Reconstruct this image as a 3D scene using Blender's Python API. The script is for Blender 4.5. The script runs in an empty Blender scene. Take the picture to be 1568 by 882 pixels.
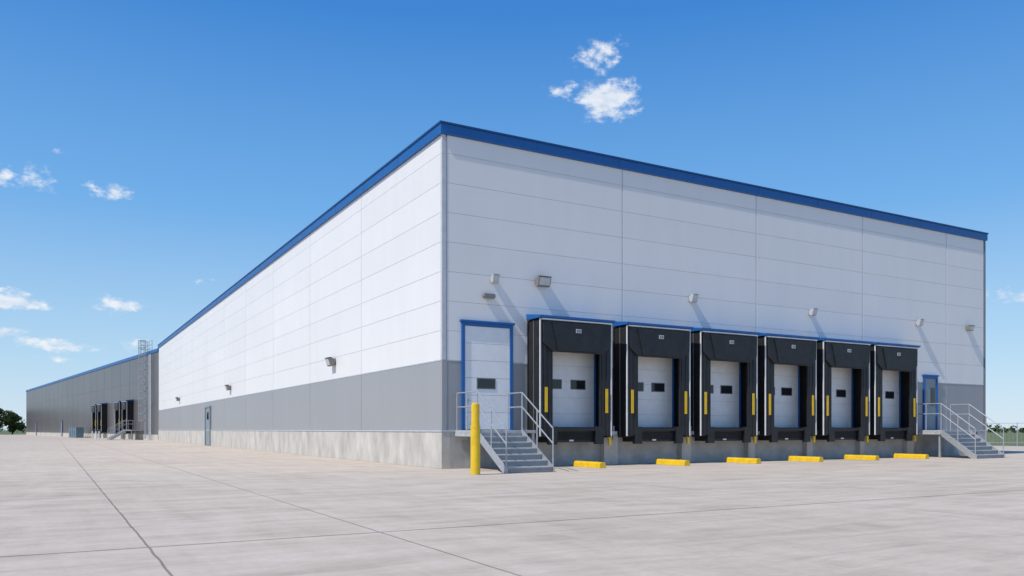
import bpy, math, random
from mathutils import Vector, Matrix
random.seed(7)
sc = bpy.context.scene
R = math.radians

# ------------------------------------------------------------------ helpers
def newmat(name, col, rough=0.6, metal=0.0, var=0.06, scale=3.0, bump=0.0, bscale=40.0, spec=0.5, stretch=(1,1,1), extra=None):
    m = bpy.data.materials.new(name); m.use_nodes = True
    nt = m.node_tree; N = nt.nodes; L = nt.links
    b = N['Principled BSDF']
    b.inputs['Roughness'].default_value = rough
    b.inputs['Metallic'].default_value = metal
    b.inputs['Specular IOR Level'].default_value = spec
    g = N.new('ShaderNodeNewGeometry')
    mp = N.new('ShaderNodeMapping'); mp.inputs['Scale'].default_value = stretch
    L.new(g.outputs['Position'], mp.inputs['Vector'])
    n = N.new('ShaderNodeTexNoise'); n.inputs['Scale'].default_value = scale
    n.inputs['Detail'].default_value = 4; n.inputs['Roughness'].default_value = 0.6
    L.new(mp.outputs[0], n.inputs['Vector'])
    cr = N.new('ShaderNodeValToRGB')
    c0 = [max(0, c*(1-var*2)) for c in col]; c1 = [min(1, c*(1+var*2)) for c in col]
    cr.color_ramp.elements[0].position = 0.25; cr.color_ramp.elements[1].position = 0.75
    cr.color_ramp.elements[0].color = (*c0, 1); cr.color_ramp.elements[1].color = (*c1, 1)
    L.new(n.outputs['Fac'], cr.inputs['Fac'])
    L.new(cr.outputs['Color'], b.inputs['Base Color'])
    if bump > 0:
        n2 = N.new('ShaderNodeTexNoise'); n2.inputs['Scale'].default_value = bscale; n2.inputs['Detail'].default_value = 3
        L.new(mp.outputs[0], n2.inputs['Vector'])
        bp = N.new('ShaderNodeBump'); bp.inputs['Strength'].default_value = bump; bp.inputs['Distance'].default_value = 0.02
        L.new(n2.outputs['Fac'], bp.inputs['Height']); L.new(bp.outputs[0], b.inputs['Normal'])
    return m

def mathn(nt, op, a, b=None, c=None, clamp=False):
    n = nt.nodes.new('ShaderNodeMath'); n.operation = op; n.use_clamp = clamp
    for i, v in enumerate((a, b, c)):
        if v is None: continue
        if isinstance(v, (int, float)): n.inputs[i].default_value = v
        else: nt.links.new(v, n.inputs[i])
    return n.outputs[0]

def empty(name, loc=(0,0,0), rz=0.0):
    e = bpy.data.objects.new(name, None); sc.collection.objects.link(e)
    e.location = loc; e.rotation_euler = (0, 0, rz); e.empty_display_size = 0.3
    return e

class MB:
    """mesh accumulator"""
    def __init__(s): s.v = []; s.f = []; s.m = []; s.t = []
    def box(s, a, b, mi=0, tint=None):
        x0, x1 = sorted((a[0], b[0])); y0, y1 = sorted((a[1], b[1])); z0, z1 = sorted((a[2], b[2]))
        k = len(s.v)
        s.v += [(x0,y0,z0),(x1,y0,z0),(x1,y1,z0),(x0,y1,z0),(x0,y0,z1),(x1,y0,z1),(x1,y1,z1),(x0,y1,z1)]
        for f in ((0,3,2,1),(4,5,6,7),(0,1,5,4),(1,2,6,5),(2,3,7,6),(3,0,4,7)):
            s.f.append(tuple(k+i for i in f)); s.m.append(mi); s.t.append(tint if tint is not None else 0.5)
        return s
    def prism(s, pts, axis, d0, d1, mi=0):
        """extrude 2D polygon; axis 'x': pts=(y,z); axis 'y': pts=(x,z)"""
        k = len(s.v); n = len(pts)
        for d in (d0, d1):
            for p in pts:
                s.v.append((d, p[0], p[1]) if axis == 'x' else (p[0], d, p[1]))
        s.f.append(tuple(k+i for i in range(n))); s.f.append(tuple(k+n+i for i in reversed(range(n))))
        for i in range(n):
            j = (i+1) % n
            s.f.append((k+i, k+n+i, k+n+j, k+j))
        s.m += [mi]*(n+2); s.t += [0.5]*(n+2)
        return s
    def tube(s, p, q, r, seg=8, mi=0, r2=None):
        p = Vector(p); q = Vector(q); d = (q-p)
        if d.length < 1e-6: return s
        z = d.normalized(); a = Vector((0,0,1)) if abs(z.z) < 0.9 else Vector((1,0,0))
        x = z.cross(a).normalized(); y = z.cross(x)
        r2 = r if r2 is None else r2
        k = len(s.v)
        for c, rr in ((p, r), (q, r2)):
            for i in range(seg):
                t = 2*math.pi*i/seg
                s.v.append(tuple(c + x*rr*math.cos(t) + y*rr*math.sin(t)))
        for i in range(seg):
            j = (i+1) % seg
            s.f.append((k+i, k+j, k+seg+j, k+seg+i))
        s.f.append(tuple(k+i for i in reversed(range(seg)))); s.f.append(tuple(k+seg+i for i in range(seg)))
        s.m += [mi]*(seg+2); s.t += [0.5]*(seg+2)
        return s
    def obj(s, name, mats, parent=None, bevel=0.0, smooth=False):
        me = bpy.data.meshes.new(name); me.from_pydata(s.v, [], s.f)
        if not isinstance(mats, (list, tuple)): mats = [mats]
        for m in mats: me.materials.append(m)
        me.polygons.foreach_set('material_index', s.m)
        at = me.attributes.new('tint', 'FLOAT', 'FACE'); at.data.foreach_set('value', s.t)
        me.update()
        import bmesh
        bm = bmesh.new(); bm.from_mesh(me); bmesh.ops.recalc_face_normals(bm, faces=bm.faces); bm.to_mesh(me); bm.free()
        o = bpy.data.objects.new(name, me); sc.collection.objects.link(o)
        if parent: o.parent = parent
        if bevel > 0:
            md = o.modifiers.new('bevel', 'BEVEL'); md.width = bevel; md.segments = 2; md.limit_method = 'ANGLE'
        if smooth:
            for p in me.polygons: p.use_smooth = True
            me.set_sharp_from_angle(angle=R(40))
        return o

# ------------------------------------------------------------------ materials
def panelmat(name, col, rough=0.45, dirt=0.08):
    m = bpy.data.materials.new(name); m.use_nodes = True
    nt = m.node_tree; N = nt.nodes; L = nt.links; b = N['Principled BSDF']
    b.inputs['Roughness'].default_value = rough
    g = N.new('ShaderNodeNewGeometry')
    at = N.new('ShaderNodeAttribute'); at.attribute_name = 'tint'
    mp = N.new('ShaderNodeMapping'); mp.inputs['Scale'].default_value = (0.9, 0.9, 0.12)
    L.new(g.outputs['Position'], mp.inputs['Vector'])
    n = N.new('ShaderNodeTexNoise'); n.inputs['Scale'].default_value = 1.6; n.inputs['Detail'].default_value = 5
    L.new(mp.outputs[0], n.inputs['Vector'])
    n3 = N.new('ShaderNodeTexNoise'); n3.inputs['Scale'].default_value = 0.15; n3.inputs['Detail'].default_value = 2
    L.new(g.outputs['Position'], n3.inputs['Vector'])
    a = mathn(nt, 'MULTIPLY_ADD', at.outputs['Fac'], 0.03, 0.985)
    c = mathn(nt, 'MULTIPLY_ADD', n.outputs['Fac'], dirt, 1-dirt*0.5)
    d = mathn(nt, 'MULTIPLY_ADD', n3.outputs['Fac'], 0.08, 0.96)
    k = mathn(nt, 'MULTIPLY', mathn(nt, 'MULTIPLY', a, c), d)
    vm = N.new('ShaderNodeVectorMath'); vm.operation = 'SCALE'
    vm.inputs[0].default_value = col; L.new(k, vm.inputs['Scale'])
    L.new(vm.outputs[0], b.inputs['Base Color'])
    # slight oil-canning of the sheet metal
    n4 = N.new('ShaderNodeTexNoise'); n4.inputs['Scale'].default_value = 0.9; n4.inputs['Detail'].default_value = 1
    L.new(g.outputs['Position'], n4.inputs['Vector'])
    bp = N.new('ShaderNodeBump'); bp.inputs['Strength'].default_value = 0.2; bp.inputs['Distance'].default_value = 0.03
    L.new(n4.outputs['Fac'], bp.inputs['Height']); L.new(bp.outputs[0], b.inputs['Normal'])
    return m

M_white = panelmat('metal_panel_white', (0.775, 0.757, 0.742))
M_grey = panelmat('metal_panel_grey', (0.325, 0.327, 0.335), rough=0.45)
M_dark = panelmat('metal_panel_dark', (0.115, 0.108, 0.11), rough=0.35, dirt=0.2)
M_joint = newmat('joint_grey', (0.53, 0.53, 0.54), 0.6)
M_trim = newmat('trim_light', (0.52, 0.53, 0.56), 0.45)
M_trimd = newmat('trim_dark', (0.16, 0.17, 0.19), 0.45)
M_blue = newmat('blue_paint', (0.010, 0.105, 0.34), 0.4, var=0.04)
M_blued = newmat('blue_paint_dark', (0.008, 0.06, 0.20), 0.4, var=0.04)
M_conc = newmat('foundation_concrete', (0.52, 0.49, 0.44), 0.9, var=0.13, scale=1.3, bump=0.35, bscale=25, stretch=(1,1,0.5))
M_concd = newmat('dock_concrete', (0.42, 0.42, 0.41), 0.9, var=0.12, scale=1.6, bump=0.3, bscale=25)
M_steel = newmat('galvanised_steel', (0.42, 0.44, 0.46), 0.42, metal=0.35, var=0.1, scale=12)
M_step = newmat('painted_steel_step', (0.42, 0.43, 0.44), 0.6, var=0.12, scale=6)
M_riser = newmat('riser_grey', (0.27, 0.285, 0.30), 0.6)
M_black = newmat('black_rubber', (0.014, 0.014, 0.016), 0.5, var=0.25, scale=3, bump=0.4, bscale=6)
M_blackd = newmat('black_fabric', (0.009, 0.009, 0.010), 0.8, var=0.3, scale=3)
M_yel = newmat('safety_yellow', (0.78, 0.50, 0.015), 0.45, var=0.08, scale=4)
M_pipe = newmat('white_piping', (0.72, 0.72, 0.72), 0.5)
M_door = newmat('door_white', (0.80, 0.80, 0.80), 0.45, var=0.03)
M_glass = newmat('window_glass', (0.02, 0.022, 0.025), 0.08, var=0.1)
M_doorg = newmat('door_grey', (0.22, 0.27, 0.30), 0.4, var=0.04)
M_roof = newmat('roof_membrane', (0.5, 0.5, 0.5), 0.8)
M_lamp = newmat('lamp_housing', (0.20, 0.19, 0.18), 0.5)
M_lampl = newmat('lamp_housing_light', (0.45, 0.46, 0.48), 0.4)
M_lens = newmat('lamp_lens', (0.55, 0.56, 0.55), 0.15)
M_teal = newmat('teal_cabinet', (0.13, 0.22, 0.26), 0.5)
M_bark = newmat('bark', (0.09, 0.065, 0.045), 0.9, bump=0.5)
def leafmat(name, c0, c1):
    m = newmat(name, c0, 0.6, spec=0.2); nt = m.node_tree
    for n in nt.nodes:
        if n.type == 'VALTORGB':
            n.color_ramp.elements[0].color = (*c0, 1); n.color_ramp.elements[1].color = (*c1, 1)
        if n.type == 'TEX_NOISE': n.inputs['Scale'].default_value = 0.7
    return m
M_leaf = leafmat('foliage', (0.022, 0.045, 0.012), (0.075, 0.12, 0.03))

# ------------------------------------------------------------------ ground
def ground_mat():
    m = bpy.data.materials.new('yard_concrete'); m.use_nodes = True
    nt = m.node_tree; N = nt.nodes; L = nt.links; b = N['Principled BSDF']
    b.inputs['Roughness'].default_value = 0.85; b.inputs['Specular IOR Level'].default_value = 0.15
    g = N.new('ShaderNodeNewGeometry'); P = g.outputs['Position']
    sx = N.new('ShaderNodeSeparateXYZ'); L.new(P, sx.inputs[0])
    X, Y = sx.outputs[0], sx.outputs[1]
    def noise(scale, stretch, det=6, rough=0.6, rot=0, dist=0.0):
        mp = N.new('ShaderNodeMapping'); mp.inputs['Scale'].default_value = (*stretch, 1)
        mp.inputs['Rotation'].default_value = (0, 0, rot)
        L.new(P, mp.inputs['Vector'])
        n = N.new('ShaderNodeTexNoise'); n.inputs['Scale'].default_value = scale
        n.inputs['Detail'].default_value = det; n.inputs['Roughness'].default_value = rough
        n.inputs['Distortion'].default_value = dist
        L.new(mp.outputs[0], n.inputs['Vector']); return n.outputs['Fac']
    big = noise(0.12, (1, 1), 3, 0.55)
    streak = noise(1.1, (0.35, 1.5), 8, 0.68, R(10), 0.5)
    streak2 = noise(1.6, (1.3, 0.2), 6, 0.62, R(-8), 0.3)
    fine = noise(9, (1, 1), 4, 0.7)
    f1 = mathn(nt, 'MULTIPLY_ADD', streak, 0.6, -0.02)
    f2 = mathn(nt, 'MULTIPLY_ADD', streak2, 0.25, f1)
    f3 = mathn(nt, 'MULTIPLY_ADD', big, 0.22, f2)
    cr = N.new('ShaderNodeValToRGB'); L.new(f3, cr.inputs['Fac'])
    E = cr.color_ramp.elements
    E[0].position = 0.38; E[0].color = (0.44, 0.365, 0.30, 1)
    E[1].position = 0.66; E[1].color = (0.635, 0.555, 0.47, 1)
    e = E.new(0.51); e.color = (0.55, 0.47, 0.388, 1)
    # speckle
    sp = mathn(nt, 'MULTIPLY_ADD', fine, 0.26, 0.87)
    # stains
    st = noise(0.35, (0.6, 1), 7, 0.7, 0, 0.6)
    stm = N.new('ShaderNodeMapRange'); stm.inputs[1].default_value = 0.55; stm.inputs[2].default_value = 0.8
    stm.inputs[3].default_value = 1.0; stm.inputs[4].default_value = 0.84; L.new(st, stm.inputs[0])
    k = mathn(nt, 'MULTIPLY', sp, stm.outputs[0])
    # saw-cut joints
    wob = mathn(nt, 'MULTIPLY_ADD', noise(1.5, (1, 1), 3), 0.04, -0.02)
    Xw = mathn(nt, 'ADD', X, wob); Yw = mathn(nt, 'ADD', Y, wob)
    tot = None
    for src, vals in ((Xw, (-56, -47, -38, -29.0, -20.0, -11.15, -8.25, 1.0, 10.2, 19.4, 28.6, 37.8, 47, 56)),
                      (Yw, (-52, -34, -24.9, -15.95, -6.9, 12, 30, 48, 66, 84, 102, 120))):
        for v in vals:
            strong = v in (-11.15, -8.25, -15.95)
            c = mathn(nt, 'COMPARE', src, float(v), (0.034 if v == -15.95 else 0.015) if strong else 0.015)
            c = mathn(nt, 'MULTIPLY', c, 0.52 if strong else 0.4)
            tot = c if tot is None else mathn(nt, 'MAXIMUM', tot, c)
    jn = mathn(nt, 'SUBTRACT', 1.0, tot)
    k = mathn(nt, 'MULTIPLY', k, jn)
    vm = N.new('ShaderNodeVectorMath'); vm.operation = 'SCALE'
    L.new(cr.outputs[0], vm.inputs[0]); L.new(k, vm.inputs['Scale'])
    L.new(vm.outputs[0], b.inputs['Base Color'])
    bp = N.new('ShaderNodeBump'); bp.inputs['Strength'].default_value = 0.25; bp.inputs['Distance'].default_value = 0.01
    L.new(fine, bp.inputs['Height']); L.new(bp.outputs[0], b.inputs['Normal'])
    return m

M_grass = leafmat('grass', (0.07, 0.10, 0.025), (0.22, 0.22, 0.07))
MB().box((-1800, -1500, -0.5), (2500, 2600, -0.004)).obj('ground', M_grass)
MB().box((-220, -90, -0.3), (60, 250, 0.0)).obj('concrete_yard', ground_mat())

# ------------------------------------------------------------------ main warehouse
LX, LY = 33.27, 87.8
ZF, ZB, ZW, ZT = 1.353, 3.90, 11.97, 12.39
wh = empty('warehouse_building')
MB().box((0.02, 0.02, 0.0), (LX-0.03, LY-0.03, 11.9)).obj('wall_core', M_joint, wh)
MB().box((0.3, 0.3, 11.9), (LX-0.3, LY-0.3, 12.0)).obj('roof', M_roof, wh)

rows_up = [ZB]
while rows_up[-1] + 1.06 < ZW: rows_up.append(rows_up[-1] + 1.06)
rows_up.append(ZW)
colsR = [0.17, 8.02, 15.55, 22.87, 29.71, LX-0.1]
colsL = [0.12] + [8.72 + 8.33*i for i in range(0, 9)] + [83.4, LY-0.1]
colsL = sorted(c for c in colsL if c < LY)
up = MB(); lo = MB(); vt = MB()
g = 0.006
for i in range(len(colsR)-1):
    x0, x1 = colsR[i]+0.03, colsR[i+1]-0.03
    for j in range(len(rows_up)-1):
        z0, z1 = rows_up[j]+g, rows_up[j+1]-g
        up.box((x0, 0.0, z0), (x1, 0.04, z1), 0, random.random())
    lo.box((x0, 0.0, ZF+0.03), (x1, 0.04, ZB-g), 0, random.random())
    if 0 < i: vt.box((colsR[i]-0.026, 0.008, ZF+0.03), (colsR[i]+0.026, 0.035, ZW-0.01))
for i in range(len(colsL)-1):
    y0, y1 = colsL[i]+0.022, colsL[i+1]-0.022
    for j in range(len(rows_up)-1):
        z0, z1 = rows_up[j]+g, rows_up[j+1]-g
        up.box((0.0, y0, z0), (0.04, y1, z1), 0, random.random())
    lo.box((0.0, y0, ZF+0.03), (0.04, y1, ZB-g), 0, random.random())
# far sides (plain)
up.box((LX-0.04, 0.1, ZB), (LX, LY-0.1, ZW), 0, .5); up.box((0.2, LY-0.04, ZB), (LX-0.1, LY, ZW), 0, .5)
lo.box((LX-0.04, 0.1, ZF), (LX, LY-0.1, ZB-g), 0, .5); lo.box((0.2, LY-0.04, ZF), (LX-0.1, LY, ZB-g), 0, .5)
up.obj('upper_wall_panels', M_white, wh, bevel=0.004)
lo.obj('lower_wall_panels', M_grey, wh, bevel=0.004)
vt.obj('vertical_joint_trim', M_trim, wh)
# corner trims
MB().box((-0.02, -0.02, ZB), (0.145, 0.10, ZW-0.004)).obj('corner_trim_upper', M_trim, wh, bevel=0.01)
MB().box((-0.02, -0.02, ZF+0.03), (0.145, 0.10, ZB-0.004)).obj('corner_trim_lower', M_grey, wh, bevel=0.01)
MB().box((LX-0.09, -0.03, ZF), (LX+0.03, 0.1, ZW-0.004)).obj('corner_trim_far', M_trimd, wh, bevel=0.01)
# band flashing between grey and white
fl = MB().box((0.15, -0.012, ZB-0.02), (LX-0.1, 0.03, ZB+0.02)).box((-0.012, 0.11, ZB-0.02), (0.03, LY, ZB+0.02))
fl.obj('band_flashing', M_trim, wh)
# fascia
fs = MB()
fs.box((-0.10, -0.10, ZW), (LX+0.10, 0.3, ZT-0.07)); fs.box((-0.10, 0.302, ZW), (0.3, LY+0.1, ZT-0.07))
fs.box((LX-0.3, 0.302, ZW), (LX+0.1, LY+0.1, ZT-0.07)); fs.box((0.302, LY-0.3, ZW), (LX-0.302, LY+0.1, ZT-0.07))
fs.obj('roof_fascia', M_blue, wh, bevel=0.008)
cp = MB()
cp.box((-0.14, -0.14, ZT-0.068), (LX+0.14, 0.34, ZT)); cp.box((-0.14, 0.342, ZT-0.068), (0.34, LY+0.14, ZT))
cp.box((LX-0.34, 0.342, ZT-0.068), (LX+0.14, LY+0.14, ZT)); cp.box((0.342, LY-0.34, ZT-0.068), (LX-0.342, LY+0.14, ZT))
cp.obj('roof_coping', M_blued, wh, bevel=0.008)
dr = MB(); 
for c in [3.9+3.9*i for i in range(7)]: dr.box((c-0.012, -0.104, ZW+0.004), (c+0.012, -0.09, ZT-0.075))
for c in [4+4.1*i for i in range(20)]: dr.box((-0.104, c-0.012, ZW+0.004), (-0.09, c+0.012, ZT-0.075))
dr.obj('fascia_seams', M_blued, wh)
# foundation
fo = MB()
seq = [(-0.05, 11.55), (11.57, 22.6), (22.62, 34.6), (34.62, 48.1), (50.9, 62), (62.02, 75), (75.02, LY)]
for a, b_ in seq: fo.box((-0.05, a, 0), (0.3, b_, ZF-0.03))
fo.obj('foundation_side', M_conc, wh, bevel=0.012)
fr = MB()
xs = [0.302, 3.2, 11.1, 18.7, 26.2, LX+0.02]
for a, b_ in zip(xs[:-1], xs[1:]): fr.box((a, -0.05, 0), (b_-0.02, 0.3, ZF-0.03))
fr.obj('foundation_front', M_concd, wh, bevel=0.012)
sl = MB().box((-0.075, -0.075, ZF-0.028), (0.015, LY, ZF+0.028)).box((0.017, -0.075, ZF-0.028), (LX, 0.015, ZF+0.028))
sl.obj('base_flashing', M_trim, wh, bevel=0.006)

# side personnel door, left wall
sd = MB(); sd.box((-0.14, 48.12, 0.0), (0.02, 48.28, 3.5), 0); sd.box((-0.14, 50.6, 0.0), (0.02, 50.76, 3.5), 0)
sd.box((-0.14, 48.28, 3.36), (0.02, 50.6, 3.5), 0); sd.box((-0.07, 48.28, 0.05), (0.02, 50.6, 3.36), 1)
sd.box((-0.085, 49.0, 2.3), (-0.06, 49.9, 3.0), 2); sd.box((-0.11, 48.4, 1.5), (-0.065, 48.5, 1.65), 3)
sd.obj('side_door', [M_doorg, M_doorg, M_glass, M_steel], wh, bevel=0.01)

# entrance doors on dock face
def frame_door(name, x0, x1, z0, z1, fw, mats, sections, win=None, handle=True):
    d = MB()
    d.box((x0, -0.09, z0), (x0+fw, 0.02, z1), 0); d.box((x1-fw, -0.09, z0), (x1, 0.02, z1), 0)
    d.box((x0+fw, -0.09, z1-fw), (x1-fw, 0.02, z1), 0)
    d.box((x0-0.06, -0.13, z1+0.003), (x1+0.06, 0.02, z1+0.08), 0)
    hh = (z1-fw-z0-0.02)/sections
    for i in range(sections):
        d.box((x0+fw, -0.045, z0+0.02+i*hh+0.005), (x1-fw, 0.02, z0+0.02+(i+1)*hh-0.005), 1)
    if win:
        wx0, wx1, wz0, wz1 = win
        d.box((wx0-0.04, -0.06, wz0-0.04), (wx1+0.04, -0.03, wz1+0.04), 4)
        d.box((wx0, -0.066, wz0), (wx1, -0.03, wz1), 2)
    if handle:
        d.box((x0+fw+0.08, -0.10, z0+0.95), (x0+fw+0.14, -0.04, z0+1.15), 3)
        d.box((x0+fw+0.14, -0.10, z0+1.05), (x0+fw+0.26, -0.085, z0+1.08), 3)
    d.obj(name, mats, wh, bevel=0.006)
frame_door('entrance_door', 0.75, 2.87, ZF+0.03, 5.30, 0.12, [M_blue, M_door, M_glass, M_steel, M_trimd], 6, (1.40, 2.10, 2.93, 3.26), True)
frame_door('stair_door', 27.67, 28.85, ZF+0.03, 4.22, 0.12, [M_blue, M_doorg, M_glass, M_steel, M_trimd], 1, (28.25, 28.6, 2.7, 3.6), True)

# ------------------------------------------------------------------ loading docks
def dock(loc, rz=0.0, W=3.28, parent=None, detail=True):
    e = empty('loading_dock', loc, rz)
    D = 0.85; zt = 5.53
    # housing
    h = MB()
    h.box((0.0, -D+0.02, 1.1), (0.07, 0.0, zt-0.02)); h.box((W-0.07, -D+0.02, 1.1), (W, 0.0, zt-0.02))
    h.box((0.072, -D+0.02, zt-0.12), (W-0.072, 0.0, zt-0.02))
    h.box((0.072, -0.06, 1.4), (0.2, -0.012, zt-0.13)); h.box((W-0.2, -0.06, 1.4), (W-0.072, -0.012, zt-0.13)); h.box((0.2, -0.06, 4.5), (W-0.2, -0.012, zt-0.13))
    h.obj('shelter_housing', M_blackd, e, bevel=0.01)
    # side battens
    MB().box((-0.02, -0.46, 1.15), (-0.002, -0.43, zt-0.05)).obj('side_battens', M_trimd, e)
    MB().box((-0.03, -0.07, 1.15), (-0.002, -0.005, zt-0.03)).box((W+0.002, -0.07, 1.15), (W+0.03, -0.005, zt-0.03)).obj('wall_angles', M_black, e)
    # side curtains (slightly folded strips)
    c = MB()
    for sx in (0, 1):
        f = (lambda x: x) if sx == 0 else (lambda x: W-x)
        n = 5
        for i in range(n):
            a, b_ = 0.06+i*0.102, 0.06+(i+1)*0.102
            off = 0.018*(i % 2)
            c.box((f(a), -D-0.03-off, 1.12+0.02*i), (f(b_), -D+0.05, zt-0.08))
    c.obj('side_curtains', M_black, e, bevel=0.02)
    # head curtain with tapering bottom
    hc = MB()
    hc.prism([(0.08, zt-0.07), (0.10, 4.62), (0.52, 4.30), (W-0.52, 4.30), (W-0.10, 4.62), (W-0.08, zt-0.07)], 'y', -D-0.12, -D-0.052)
    hc.obj('head_curtain', M_black, e, bevel=0.025)
    hp = MB(); hp.prism([(0.45, zt-0.12), (0.62, 4.8), (0.72, 4.36), (W-0.72, 4.36), (W-0.62, 4.8), (W-0.45, zt-0.12)], 'y', -D-0.16, -D-0.122)
    hp.obj('head_curtain_flap', M_black, e, bevel=0.03)
    # white piping
    p = MB(); p.box((-0.008, -D-0.045, 1.15), (0.045, -D+0.005, zt)); p.box((W-0.045, -D-0.045, 1.15), (W+0.008, -D+0.005, zt)); p.box((0.047, -D-0.135, zt-0.055), (W-0.047, -D, zt))
    p.obj('white_piping', M_pipe, e, bevel=0.01)
    # blue roof flashing
    b = MB(); b.prism([(-D-0.17, zt+0.04), (-D-0.17, zt+0.11), (-0.005, zt+0.24), (-0.005, zt+0.012), (-D-0.12, zt+0.012)], 'x', -0.07, W+0.07)
    b.obj('canopy', M_blue, e, bevel=0.008)
    # yellow guide stripes
    y = MB(); y.box((0.20, -D-0.075, 2.05), (0.32, -D-0.05, 2.98)); y.box((W-0.32, -D-0.075, 2.05), (W-0.20, -D-0.05, 2.98))
    y.obj('yellow_guide', M_yel, e, bevel=0.004)
    # door
    d = MB(); hh = 0.62
    for i in range(5):
        d.box((0.33, -0.055, 1.40+i*hh+0.005), (W-0.26, -0.0, 1.40+(i+1)*hh-0.005), 0)
    d.box((0.33, -0.045, 1.4), (W-0.26, -0.003, 4.49), 3)
    for wx in (0.82, 1.93):
        d.box((wx-0.03, -0.066, 2.97), (wx+0.68, -0.03, 3.35), 1); d.box((wx, -0.072, 3.0), (wx+0.65, -0.03, 3.32), 2)
    d.obj('sectional_door', [M_door, M_trimd, M_glass, M_trim], e, bevel=0.006)
    t = MB(); t.box((0.21, -0.12, 1.4), (0.325, -0.062, 4.5)); t.box((W-0.255, -0.12, 1.4), (W-0.20, -0.062, 4.5))
    t.obj('door_track', M_blue, e, bevel=0.004)
    # label
    l = MB(); l.box((W/2-0.12, -D-0.172, 5.05), (W/2+0.12, -D-0.155, 5.20), 0); l.box((W/2-0.09, -D-0.176, 5.08), (W/2-0.015, -D-0.171, 5.17), 1); l.box((W/2+0.015, -D-0.176, 5.08), (W/2+0.09, -D-0.171, 5.17), 1)
    l.obj('dock_number_plate', [M_trim, M_trimd], e)
    # leveller / bumpers
    q = MB(); q.box((0.42, -0.72, 0.92), (W-0.42, -0.055, 1.50), 0)
    q.box((0.62, -0.86, 1.36), (W-0.62, -0.722, 1.46), 0)
    for bx in (0.40, W-0.40-0.36):
        q.box((bx, -0.90, 0.84), (bx+0.36, -0.73, 1.52), 0)
    q.box((0.8, -0.735, 1.0), (W-0.8, -0.722, 1.30), 1)
    q.box((W/2-0.25, -0.745, 0.96), (W/2-0.05, -0.736, 1.02), 2)
    q.obj('dock_leveller', [M_black, M_blackd, M_pipe], e, bevel=0.015)
    if detail:
        x = W+0.02
        w = MB(); w.box((x-0.10, -0.80, 0.80), (x+0.02, -0.72, 1.50), 0); w.box((x-0.16, -0.80, 1.20), (x-0.101, -0.5, 1.28), 0)
        w.box((x+0.05, -0.55, 1.2), (x+0.5, -0.30, 1.34), 1); w.tube((x+0.20, -0.48, 0.95), (x+0.20, -0.48, 1.48), 0.06, mi=1); w.tube((x+0.42, -0.40, 1.0), (x+0.42, -0.40, 1.55), 0.045, mi=1)
        w.tube((x+0.20, -0.52, 1.0), (x+0.05, -0.62, 0.8), 0.02, mi=1)
        w.obj('restraint_bracket', [M_yel, M_steel], e, bevel=0.008)
    return e

starts = [3.555, 7.568, 11.416, 15.184, 18.94, 22.62]
for s in starts: dock((s, 0, 0))
pier = MB()
for i, s in enumerate(starts):
    nx = starts[i+1] if i < 5 else s+3.28+0.6
    pier.box((s+3.28+0.06, -0.30, 0), (nx-0.0, -0.052, 1.19))
pier.obj('dock_piers', M_conc, wh, bevel=0.015)

# wheel guides (yellow, perpendicular to the wall)
for i, s in enumerate(starts):
    e = empty('wheel_stop', (s+1.72, -0.5, 0))
    m = MB(); m.prism([(-0.15, 0.0), (-0.13, 0.17), (-0.08, 0.22), (0.08, 0.22), (0.13, 0.17), (0.15, 0.0)], 'y', -1.95, -0.2)
    m.obj('stop_bar', M_yel, e, bevel=0.015)
    b = MB()
    for yy in (-1.6, -0.6): b.tube((0, yy, 0.2), (0, yy, 0.235), 0.035)
    b.obj('anchor_bolts', M_steel, e)

# ------------------------------------------------------------------ stairs
def stairs(loc, rz, w, Ld, run, zt, nr=7, landing_extra=0.0, rail_h=1.33):
    e = empty('metal_staircase', loc, rz)
    MB().box((-0.03, -Ld, zt-0.10), (w+landing_extra, -0.09, zt)).box((-0.05, -Ld-0.01, zt-0.22), (0.02, -0.09, zt-0.102)).obj('landing', M_step, e, bevel=0.01)
    rs = zt/nr; td = run/(nr-1)
    t = MB()
    for i in range(1, nr):
        z = zt-i*rs; y0 = -Ld-(i-1)*td
        t.box((0.04, y0-td-0.02, z-0.045), (w-0.04, y0, z), 0)
        t.box((0.04, y0-td+0.0, 0.0 if i == nr-1 else z-rs+0.002), (w-0.04, y0-td+0.02, z-0.047), 1)
    t.box((0.04, -Ld-0.025, zt-rs+0.002), (w-0.04, -Ld-0.005, zt-0.104), 1)
    t.obj('treads', [M_step, M_riser], e, bevel=0.006)
    st = MB(); yb = -Ld-run
    for x0 in (0.0, w-0.03):
        st.prism([(-Ld+0.0, zt+0.04), (-Ld, zt-0.28), (yb+0.22, 0.0), (yb-0.06, 0.0), (yb-0.06, 0.16)], 'x', x0, x0+0.03)
    st.obj('stringers', M_steel, e, bevel=0.004)
    r = MB()
    rr = 0.024
    for x0 in (0.015, w-0.015):
        ys0 = -0.15 if x0 < 1 else -0.75
        for k in (1.0, 0.62):
            hz = rail_h*k
            r.tube((x0, ys0, zt+hz), (x0, -Ld, zt+hz), rr); r.tube((x0, -Ld, zt+hz), (x0, yb+0.02, hz+0.12), rr)
        for yy in (ys0, (ys0-Ld)/2 if x0 < 1 else None, -Ld):
            if yy is not None: r.tube((x0, yy, zt-0.1), (x0, yy, zt+rail_h), rr)
        for q in (0.5, 1.0):
            yy = -Ld + (yb+0.02+Ld)*q; zz = zt + (0.12-zt)*q
            r.tube((x0, yy, max(0.0, zz-0.1)), (x0, yy, zz+rail_h), rr)
    r.obj('handrails', M_steel, e, smooth=True)
    lg = MB()
    for x0 in (0.03, w+landing_extra-0.12):
        lg.box((x0, -Ld+0.05, 0), (x0+0.09, -Ld+0.14, zt-0.102))
    lg.obj('support_legs', M_steel, e)
    return e
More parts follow.
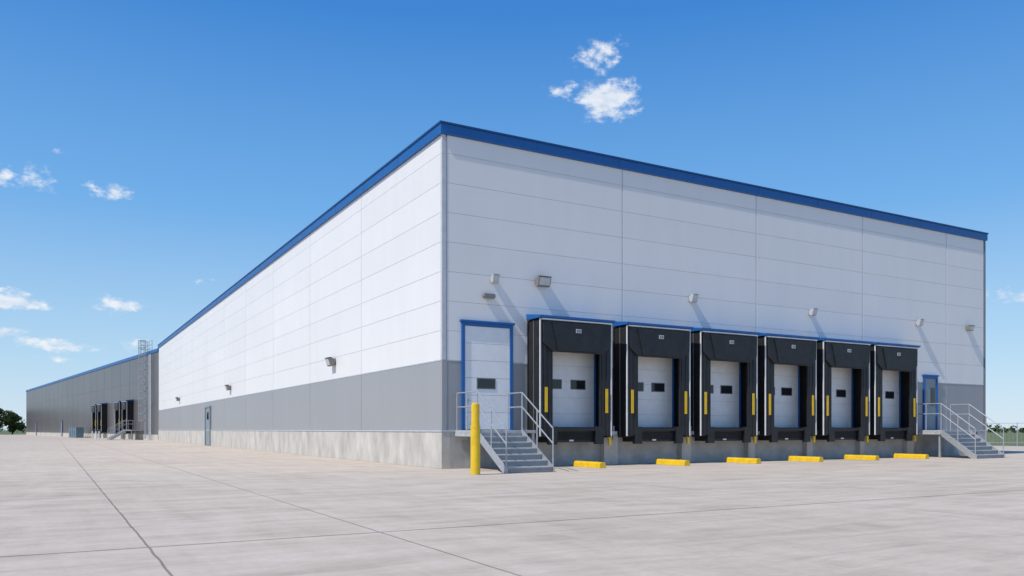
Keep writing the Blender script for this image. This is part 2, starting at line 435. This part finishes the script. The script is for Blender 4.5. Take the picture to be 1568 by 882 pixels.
stairs((0.5, -0.0, 0), 0, 1.8, 1.75, 2.05, 1.38, 7, 0.55)
stairs((26.5, -0.0, 0), 0, 2.4, 1.75, 1.75, 1.38, 7, 0.9)

# bollard
e = empty('yellow_bollard', (-0.69, -3.97, 0))
m = MB(); m.tube((0,0,0), (0,0,1.5), 0.150, 24); m.tube((0,0,1.502), (0,0,2.18), 0.128, 24); m.tube((0,0,2.182), (0,0,2.235), 0.126, 24, r2=0.07)
m.obj('post', M_yel, e, bevel=0.006, smooth=True)
MB().tube((0,0,1.46), (0,0,1.53), 0.156, 24).obj('collar', M_yel, e, smooth=True)
MB().tube((0,0,0.0), (0,0,0.012), 0.22, 24).obj('base_plate', M_concd, e)

# ------------------------------------------------------------------ wall lights
def wall_light(loc, rz=0.0, kind='flood', s=1.0):
    e = empty('wall_light', loc, rz)
    e.scale = (s, s, s)
    hm = M_lamp if kind in ('flood', 'oval') else M_lampl
    b = MB()
    if kind == 'oval':
        b.prism([(-0.26,-0.04),(-0.2,-0.12),(0.2,-0.12),(0.26,-0.04),(0.24,0.08),(-0.24,0.08)], 'y', -0.18, -0.02)
        b.obj('housing', M_lamp, e, bevel=0.03)
        MB().box((-0.17, -0.15, -0.14), (0.17, -0.05, -0.122)).obj('lens', M_lens, e)
        return e
    w = 0.26 if kind == 'flood' else 0.15
    # tilted flood head: face looks outward and down
    b.prism([(-0.02, 0.10), (-0.20, 0.20), (-0.34, 0.17), (-0.24, -0.16), (-0.12, -0.17), (-0.02, -0.04)], 'x', -w, w)
    b.obj('housing', hm, e, bevel=0.015)
    MB().box((-w+0.04, -0.02, -0.12), (w-0.04, 0.0, 0.16)).obj('mounting_plate', M_trimd, e, bevel=0.005)
    l = MB(); l.prism([(-0.345, 0.135), (-0.335, 0.14), (-0.25, -0.125), (-0.262, -0.13)], 'x', -w+0.045, w-0.045); l.obj('lens', M_lens, e)
    v = MB(); v.prism([(-0.20, 0.215), (-0.38, 0.185), (-0.38, 0.17), (-0.20, 0.202)], 'x', -w-0.01, w+0.01); v.obj('visor', M_trimd if kind == 'flood' else M_lampl, e)
    return e
wall_light((4.13, 0, 7.02), 0, 'flood', 1.05)
wall_light((2.065, 0, 6.95), 0, 'small', 0.85)
wall_light((1.85, 0, 6.33), 0, 'oval', 0.95)
for x, z in ((11.68, 6.99), (19.1, 6.93), (27.18, 6.96)): wall_light((x, 0, z), 0, 'small', 0.95)
wall_light((31.66, 0, 6.96), 0, 'flood', 0.8)
for y, z in ((12.7, 4.72), (39.3, 4.65), (68.1, 4.7)): wall_light((0, y, z), R(-90), 'flood', 1.15)

# ------------------------------------------------------------------ rear building (annex)
an = R(-82.7)
ax = empty('annex_building', (0.0, LY+0.2, 0), an)   # local +x points back to main building, -y outwards
LB = 141.0
MB().box((-LB, 0.03, 0), (-0.1, 60, 11.3)).obj('wall_core', M_joint, ax)
pn = MB(); c = -LB
while c < -0.2:
    c2 = min(c+6.2, -0.15)
    for z0, z1 in ((0.75, 4.4), (4.42, 8.0), (8.02, 11.55)):
        pn.box((c+0.05, 0.0, z0), (c2-0.05, 0.05, z1), 0, random.random()*4-1.5)
    c = c2
pn.obj('wall_panels', M_dark, ax, bevel=0.006)
MB().box((-LB-0.05, 0.0, 0), (-LB+0.02, 60, 11.5)).obj('end_wall', M_grey, ax)
MB().box((-LB-0.1, -0.10, 11.56), (-0.12, 0.3, 11.98)).obj('roof_fascia', M_blue, ax)
MB().box((-LB-0.1, 0.302, 11.3), (-0.12, 60, 11.4)).obj('roof', M_roof, ax)
MB().box((-LB, -0.05, 0), (-0.12, 0.028, 0.745)).obj('foundation', M_conc, ax)
for dx in (-79.6, -120):
    d = MB(); d.box((dx-0.8, -0.12, 0), (dx+0.8, -0.052, 3.3), 0); d.box((dx-0.6, -0.14, 0.05), (dx+0.6, -0.121, 3.1), 1)
    d.obj('door', [M_blued, M_doorg], ax)
def on_annex(xl, yl):
    ca, sa = math.cos(an), math.sin(an)
    return (xl*ca - yl*sa, LY+0.2 + xl*sa + yl*ca)
for s in (41.0, 36.2, 22.5, 17.5):
    p = on_annex(-s, -0.02); dock((p[0], p[1], 0), an, detail=False)
p = on_annex(-13.0, -0.05); stairs((p[0], p[1], 0), an, 2.0, 1.6, 2.0, 1.38, 7, 3.0)

# caged roof ladder
p = on_annex(-5.2, -0.1)
e = empty('caged_ladder', (p[0], p[1], 0), an)
m = MB(); zt = 13.4; r = 0.045
for x in (-0.3, 0.3): m.tube((x, -0.35, 0.2), (x, -0.35, zt), r)
z = 0.5
while z < zt-0.3: m.tube((-0.3, -0.35, z), (0.3, -0.35, z), 0.025); z += 0.35
hoop = [(-0.42, -0.35), (-0.5, -0.7), (-0.38, -1.05), (0, -1.2), (0.38, -1.05), (0.5, -0.7), (0.42, -0.35)]
z = 2.6
while z <= zt:
    for a, b_ in zip(hoop[:-1], hoop[1:]): m.tube((*a, z), (*b_, z), 0.035, 6)
    z += 0.98
for h in hoop[1:-1]: m.tube((*h, 2.6), (*h, zt), 0.028, 6)
for z in (1, 4, 7, 10):
    for x in (-0.3, 0.3): m.tube((x, -0.35, z), (x, 0.1, z), 0.025)
# roof platform rails
for z in (12.3, 12.85, 13.4):
    m.tube((-1.6, 0.3, z), (0.9, 0.3, z), 0.035); m.tube((-1.6, 0.3, z), (-1.6, -0.6, z), 0.035)
    m.tube((-1.6, -0.6, z), (-0.45, -0.6, z), 0.035)
for x in (-1.6, -0.8, 0.9): m.tube((x, 0.3, 11.5), (x, 0.3, 13.4), 0.035)
m.tube((-1.6, -0.6, 11.2), (-1.6, -0.6, 13.4), 0.035)
m.obj('ladder_frame', M_steel, e)
m = MB()
for x in (1.6, 2.3): m.tube((x, -0.2, 0), (x, -0.2, 11.4), 0.09)
m.obj('riser_pipes', M_trim, e)

# teal utility cabinets by annex
for i in range(4):
    p = on_annex(-46.5-2.0*i, -2.0)
    e = empty('utility_cabinet', (p[0], p[1], 0), an)
    m = MB(); m.box((-0.8, -0.6, 0.1), (0.8, 0.6, 1.75), 0); m.box((-0.85, -0.65, 0.0), (0.85, 0.65, 0.098), 1); m.box((-0.84, -0.64, 1.752), (0.84, 0.64, 1.82), 0)
    for k in range(5): m.box((-0.6, -0.62, 0.4+0.2*k), (0.6, -0.602, 0.5+0.2*k), 1)
    m.obj('cabinet_body', [M_teal, M_trimd], e, bevel=0.02)
for s in (30.5, 27.5, 25.0):
    p = on_annex(-s, -2.6); e = empty('bollard', (p[0], p[1], 0))
    MB().tube((0,0,0), (0,0,1.1), 0.1, 12).tube((0,0,1.1), (0,0,1.16), 0.1, 12, r2=0.05).obj('post', M_pipe, e, smooth=True)

# ------------------------------------------------------------------ fence at right background
e = empty('steel_fence', (0,0,0))
m = MB()
A = Vector((58.5, -30, 0)); B = Vector((58.5, 120, 0)); n = 50
for i in range(n+1):
    q = A.lerp(B, i/n); m.tube(q, q+Vector((0,0,2.0)), 0.035, 6)
for z in (0.3, 1.95): m.tube(A+Vector((0,0,z)), B+Vector((0,0,z)), 0.02, 6)
nn = 450
for i in range(nn):
    q = A.lerp(B, i/nn); m.tube(q+Vector((0,0,0.15)), q+Vector((0,0,1.95)), 0.006, 4)
m.obj('fence_frame', M_steel, e)

# ------------------------------------------------------------------ trees
def leafball(vs, fs, c, rx, rz, n, sz):
    for _ in range(n):
        while True:
            p = Vector((random.uniform(-1,1), random.uniform(-1,1), random.uniform(-1,1)))
            if 0.35 < p.length < 1: break
        p = Vector((c[0]+p.x*rx, c[1]+p.y*rx, c[2]+p.z*rz))
        a = Vector((random.gauss(0,1), random.gauss(0,1), random.gauss(0,1))).normalized()
        b = a.orthogonal().normalized(); s1 = sz*random.uniform(0.6, 1.3)
        d = a.cross(b)
        k = len(vs)
        vs += [tuple(p+b*s1), tuple(p+d*s1*0.6), tuple(p-b*s1), tuple(p-d*s1*0.6)]
        fs.append((k, k+1, k+2, k+3))
def tree(loc, H, name='tree'):
    e = empty(name, loc)
    t = MB(); t.tube((0,0,0), (0.1,0,H*0.35), H*0.035, 8, r2=H*0.022)
    t.tube((0.1,0,H*0.35), (0.0,0.1,H*0.8), H*0.022, 8, r2=H*0.006)
    vs, fs = [], []
    for i in range(11):
        an_ = random.uniform(0, 6.28); rr = random.uniform(0.12, 0.36)*H; zz = random.uniform(0.26, 0.82)*H
        q = (rr*math.cos(an_), rr*math.sin(an_), zz)
        t.tube((0.08, 0, H*random.uniform(0.15, 0.4)), q, H*0.012, 6, r2=H*0.004)
        leafball(vs, fs, q, H*random.uniform(0.15, 0.24), H*random.uniform(0.12, 0.18), 260, 0.3)
    leafball(vs, fs, (0, 0, H*0.82), H*0.2, H*0.17, 300, 0.3)
    t.obj('trunk_and_limbs', M_bark, e)
    me = bpy.data.meshes.new('crown'); me.from_pydata(vs, [], fs); me.materials.append(M_leaf)
    o = bpy.data.objects.new('crown', me); sc.collection.objects.link(o); o.parent = e
for x, y, H in ((-22.0, 253, 6.6), (-25.5, 250, 8.0), (-29.5, 254, 8.4), (-33.5, 250, 7.2), (-38, 254, 8.6), (-44, 251, 7.5), (-51, 256, 8.0)):
    tree((x, y, 0), H)
vs, fs = [], []
def row(ax_, ay, bx, by, n, h):
    for i in range(n):
        t = i/n; x = ax_+(bx-ax_)*t+random.uniform(-6,6); y = ay+(by-ay)*t+random.uniform(-6,6)
        hh = h*random.uniform(0.5, 1.2)
        leafball(vs, fs, (x, y, hh*0.5), hh*0.8, hh*0.55, 34, 0.9)
row(330, -200, 420, 420, 160, 4.2)
row(-420, 330, 60, 480, 130, 6.5)
me = bpy.data.meshes.new('distant_treeline'); me.from_pydata(vs, [], fs); me.materials.append(M_leaf)
o = bpy.data.objects.new('distant_treeline', me); sc.collection.objects.link(o)

# ------------------------------------------------------------------ sky
w = bpy.data.worlds.new('World'); sc.world = w; w.use_nodes = True
w.cycles.sampling_method = 'MANUAL'; w.cycles.sample_map_resolution = 256
nt = w.node_tree; N = nt.nodes; L = nt.links
ST = 0.115
bg = N['Background']; bg.inputs['Strength'].default_value = ST
sky = N.new('ShaderNodeTexSky'); sky.sky_type = 'NISHITA'; sky.sun_disc = False
sun_dir = Vector((-0.605, -0.095, 0.787)).normalized()
sky.sun_elevation = math.asin(sun_dir.z); sky.sun_rotation = math.atan2(sun_dir.x, sun_dir.y) % (2*math.pi)
sky.altitude = 200; sky.air_density = 1.0; sky.dust_density = 0.4; sky.ozone_density = 1.5
tc = N.new('ShaderNodeTexCoord'); D = tc.outputs['Generated']
sp = N.new('ShaderNodeSeparateXYZ'); L.new(D, sp.inputs[0])
az = mathn(nt, 'MULTIPLY', mathn(nt, 'ARCTAN2', sp.outputs[0], sp.outputs[1]), 57.29578)
el = mathn(nt, 'MULTIPLY', mathn(nt, 'ARCSINE', sp.outputs[2]), 57.29578)
# clear-air colour by elevation, blended with the physical sky
rp = N.new('ShaderNodeValToRGB'); L.new(mathn(nt, 'DIVIDE', el, 90.0, clamp=True), rp.inputs[0])
cols = [(0.0, (0.64, 0.79, 0.93)), (0.05, (0.46, 0.70, 0.92)), (0.16, (0.165, 0.445, 0.86)), (0.30, (0.042, 0.245, 0.70)), (0.6, (0.03, 0.16, 0.47)), (1.0, (0.025, 0.13, 0.38))]
E = rp.color_ramp.elements
E[0].position, E[0].color = cols[0][0], (*cols[0][1], 1); E[1].position, E[1].color = cols[-1][0], (*cols[-1][1], 1)
for p_, c_ in cols[1:-1]:
    q = E.new(p_); q.color = (*c_, 1)
sc_ = N.new('ShaderNodeVectorMath'); sc_.operation = 'SCALE'; L.new(rp.outputs[0], sc_.inputs[0]); sc_.inputs['Scale'].default_value = 1.0/ST
ms = N.new('ShaderNodeMixRGB'); ms.inputs[0].default_value = 0.85; L.new(sky.outputs[0], ms.inputs[1]); L.new(sc_.outputs[0], ms.inputs[2])
cb = N.new('ShaderNodeCombineXYZ'); L.new(az, cb.inputs[0]); L.new(mathn(nt, 'MULTIPLY', el, 1.6), cb.inputs[1])
def nz(scale, det, off=0.0, rough=0.6):
    n = N.new('ShaderNodeTexNoise'); n.inputs['Scale'].default_value = scale; n.inputs['Detail'].default_value = det
    n.inputs['Roughness'].default_value = rough
    mp = N.new('ShaderNodeMapping'); mp.inputs['Location'].default_value = (off, off*0.7, 0)
    L.new(cb.outputs[0], mp.inputs[0]); L.new(mp.outputs[0], n.inputs['Vector']); return n
nw = nz(0.55, 4, 3.0); n2 = nz(1.2, 6, 5.0, 0.6).outputs['Fac']
ws = N.new('ShaderNodeSeparateColor'); L.new(nw.outputs['Color'], ws.inputs[0])
azw = mathn(nt, 'ADD', az, mathn(nt, 'MULTIPLY_ADD', ws.outputs[0], 3.0, -1.5))
elw = mathn(nt, 'ADD', el, mathn(nt, 'MULTIPLY_ADD', ws.outputs[1], 1.3, -0.65))
F = 29.56
clouds = [(6.1, 24.6, 2.3, 1.4, 0.75), (6.8, 21.95, 2.9, 1.7, 1.15), (3.4, 22.5, 1.3, 0.9, 0.7), (-26.2, 14.73, 1.5, 0.7, 1.0), (-31.9, 14.8, 1.3, 0.8, 0.75),
 (-30.3, 14.9, 1.3, 1.0, 0.5), (-31.5, 7.7, 1.8, 0.8, 1.1), (-25.9, 7.9, 2.1, 0.8, 0.85), (-29.5, 5.2, 3.2, 0.6, 0.8), (-31.8, 5.7, 1.2, 0.55, 0.7),
 (-29.2, 4.4, 1.2, 0.35, 0.5), (-24.9, 5.4, 1.4, 0.45, 0.55), (-20.6, 9.7, 0.7, 0.4, 0.5), (-29.4, 16.7, 0.8, 0.4, 0.42), (31.8, 7.9, 2.6, 0.7, 0.5),
 (40, 9, 3, 0.8, 1.0), (-40, 10, 3, 0.9, 1.0)]
tot = None
for a0, e0, ra, re, st in clouds:
    u = mathn(nt, 'DIVIDE', mathn(nt, 'SUBTRACT', azw, a0+F), ra)
    v = mathn(nt, 'DIVIDE', mathn(nt, 'SUBTRACT', elw, e0), re)
    d = mathn(nt, 'SQRT', mathn(nt, 'ADD', mathn(nt, 'MULTIPLY', u, u), mathn(nt, 'MULTIPLY', v, v)))
    f = mathn(nt, 'MULTIPLY', mathn(nt, 'SUBTRACT', 1.0, d, clamp=True), st)
    tot = f if tot is None else mathn(nt, 'MAXIMUM', tot, f)
gate = mathn(nt, 'MULTIPLY', tot, 4.0, clamp=True)
raw = mathn(nt, 'ADD', mathn(nt, 'MULTIPLY', tot, 1.5), mathn(nt, 'MULTIPLY_ADD', n2, 2.6, -1.55))
mr = N.new('ShaderNodeMapRange'); mr.interpolation_type = 'SMOOTHSTEP'; mr.inputs[1].default_value = -0.1; mr.inputs[2].default_value = 1.0
L.new(raw, mr.inputs[0])
dens = mathn(nt, 'MULTIPLY', mathn(nt, 'MULTIPLY', mr.outputs[0], gate), 0.9, clamp=True)
cc = N.new('ShaderNodeValToRGB'); cc.color_ramp.elements[0].color = (5.6, 6.4, 7.6, 1); cc.color_ramp.elements[1].color = (7.7, 8.0, 8.4, 1)
cc.color_ramp.elements[0].position = 0.3; cc.color_ramp.elements[1].position = 0.66
L.new(n2, cc.inputs[0])
mx = N.new('ShaderNodeMixRGB'); L.new(dens, mx.inputs[0]); L.new(ms.outputs[0], mx.inputs[1]); L.new(cc.outputs[0], mx.inputs[2])
L.new(mx.outputs[0], bg.inputs['Color'])

# sun
sl = bpy.data.lights.new('sun', 'SUN'); sl.energy = 3.8; sl.angle = R(0.5); sl.color = (1.0, 0.955, 0.89)
so = bpy.data.objects.new('sun', sl); sc.collection.objects.link(so)
so.rotation_euler = (-sun_dir).to_track_quat('-Z', 'Y').to_euler(); so.location = (-40, -30, 60)

# camera
cd = bpy.data.cameras.new('camera'); cam = bpy.data.objects.new('camera', cd); sc.collection.objects.link(cam)
cam.location = (-12.161, -26.50, 1.4); cam.rotation_euler = (R(90), 0, R(-29.56))
cd.sensor_width = 36; cd.lens = 28.58; cd.shift_y = 0.1384; cd.clip_end = 6000; cd.clip_start = 0.1
sc.camera = cam
sc.view_settings.view_transform = 'Standard'; sc.view_settings.look = 'None'; sc.view_settings.exposure = 0; sc.view_settings.gamma = 1
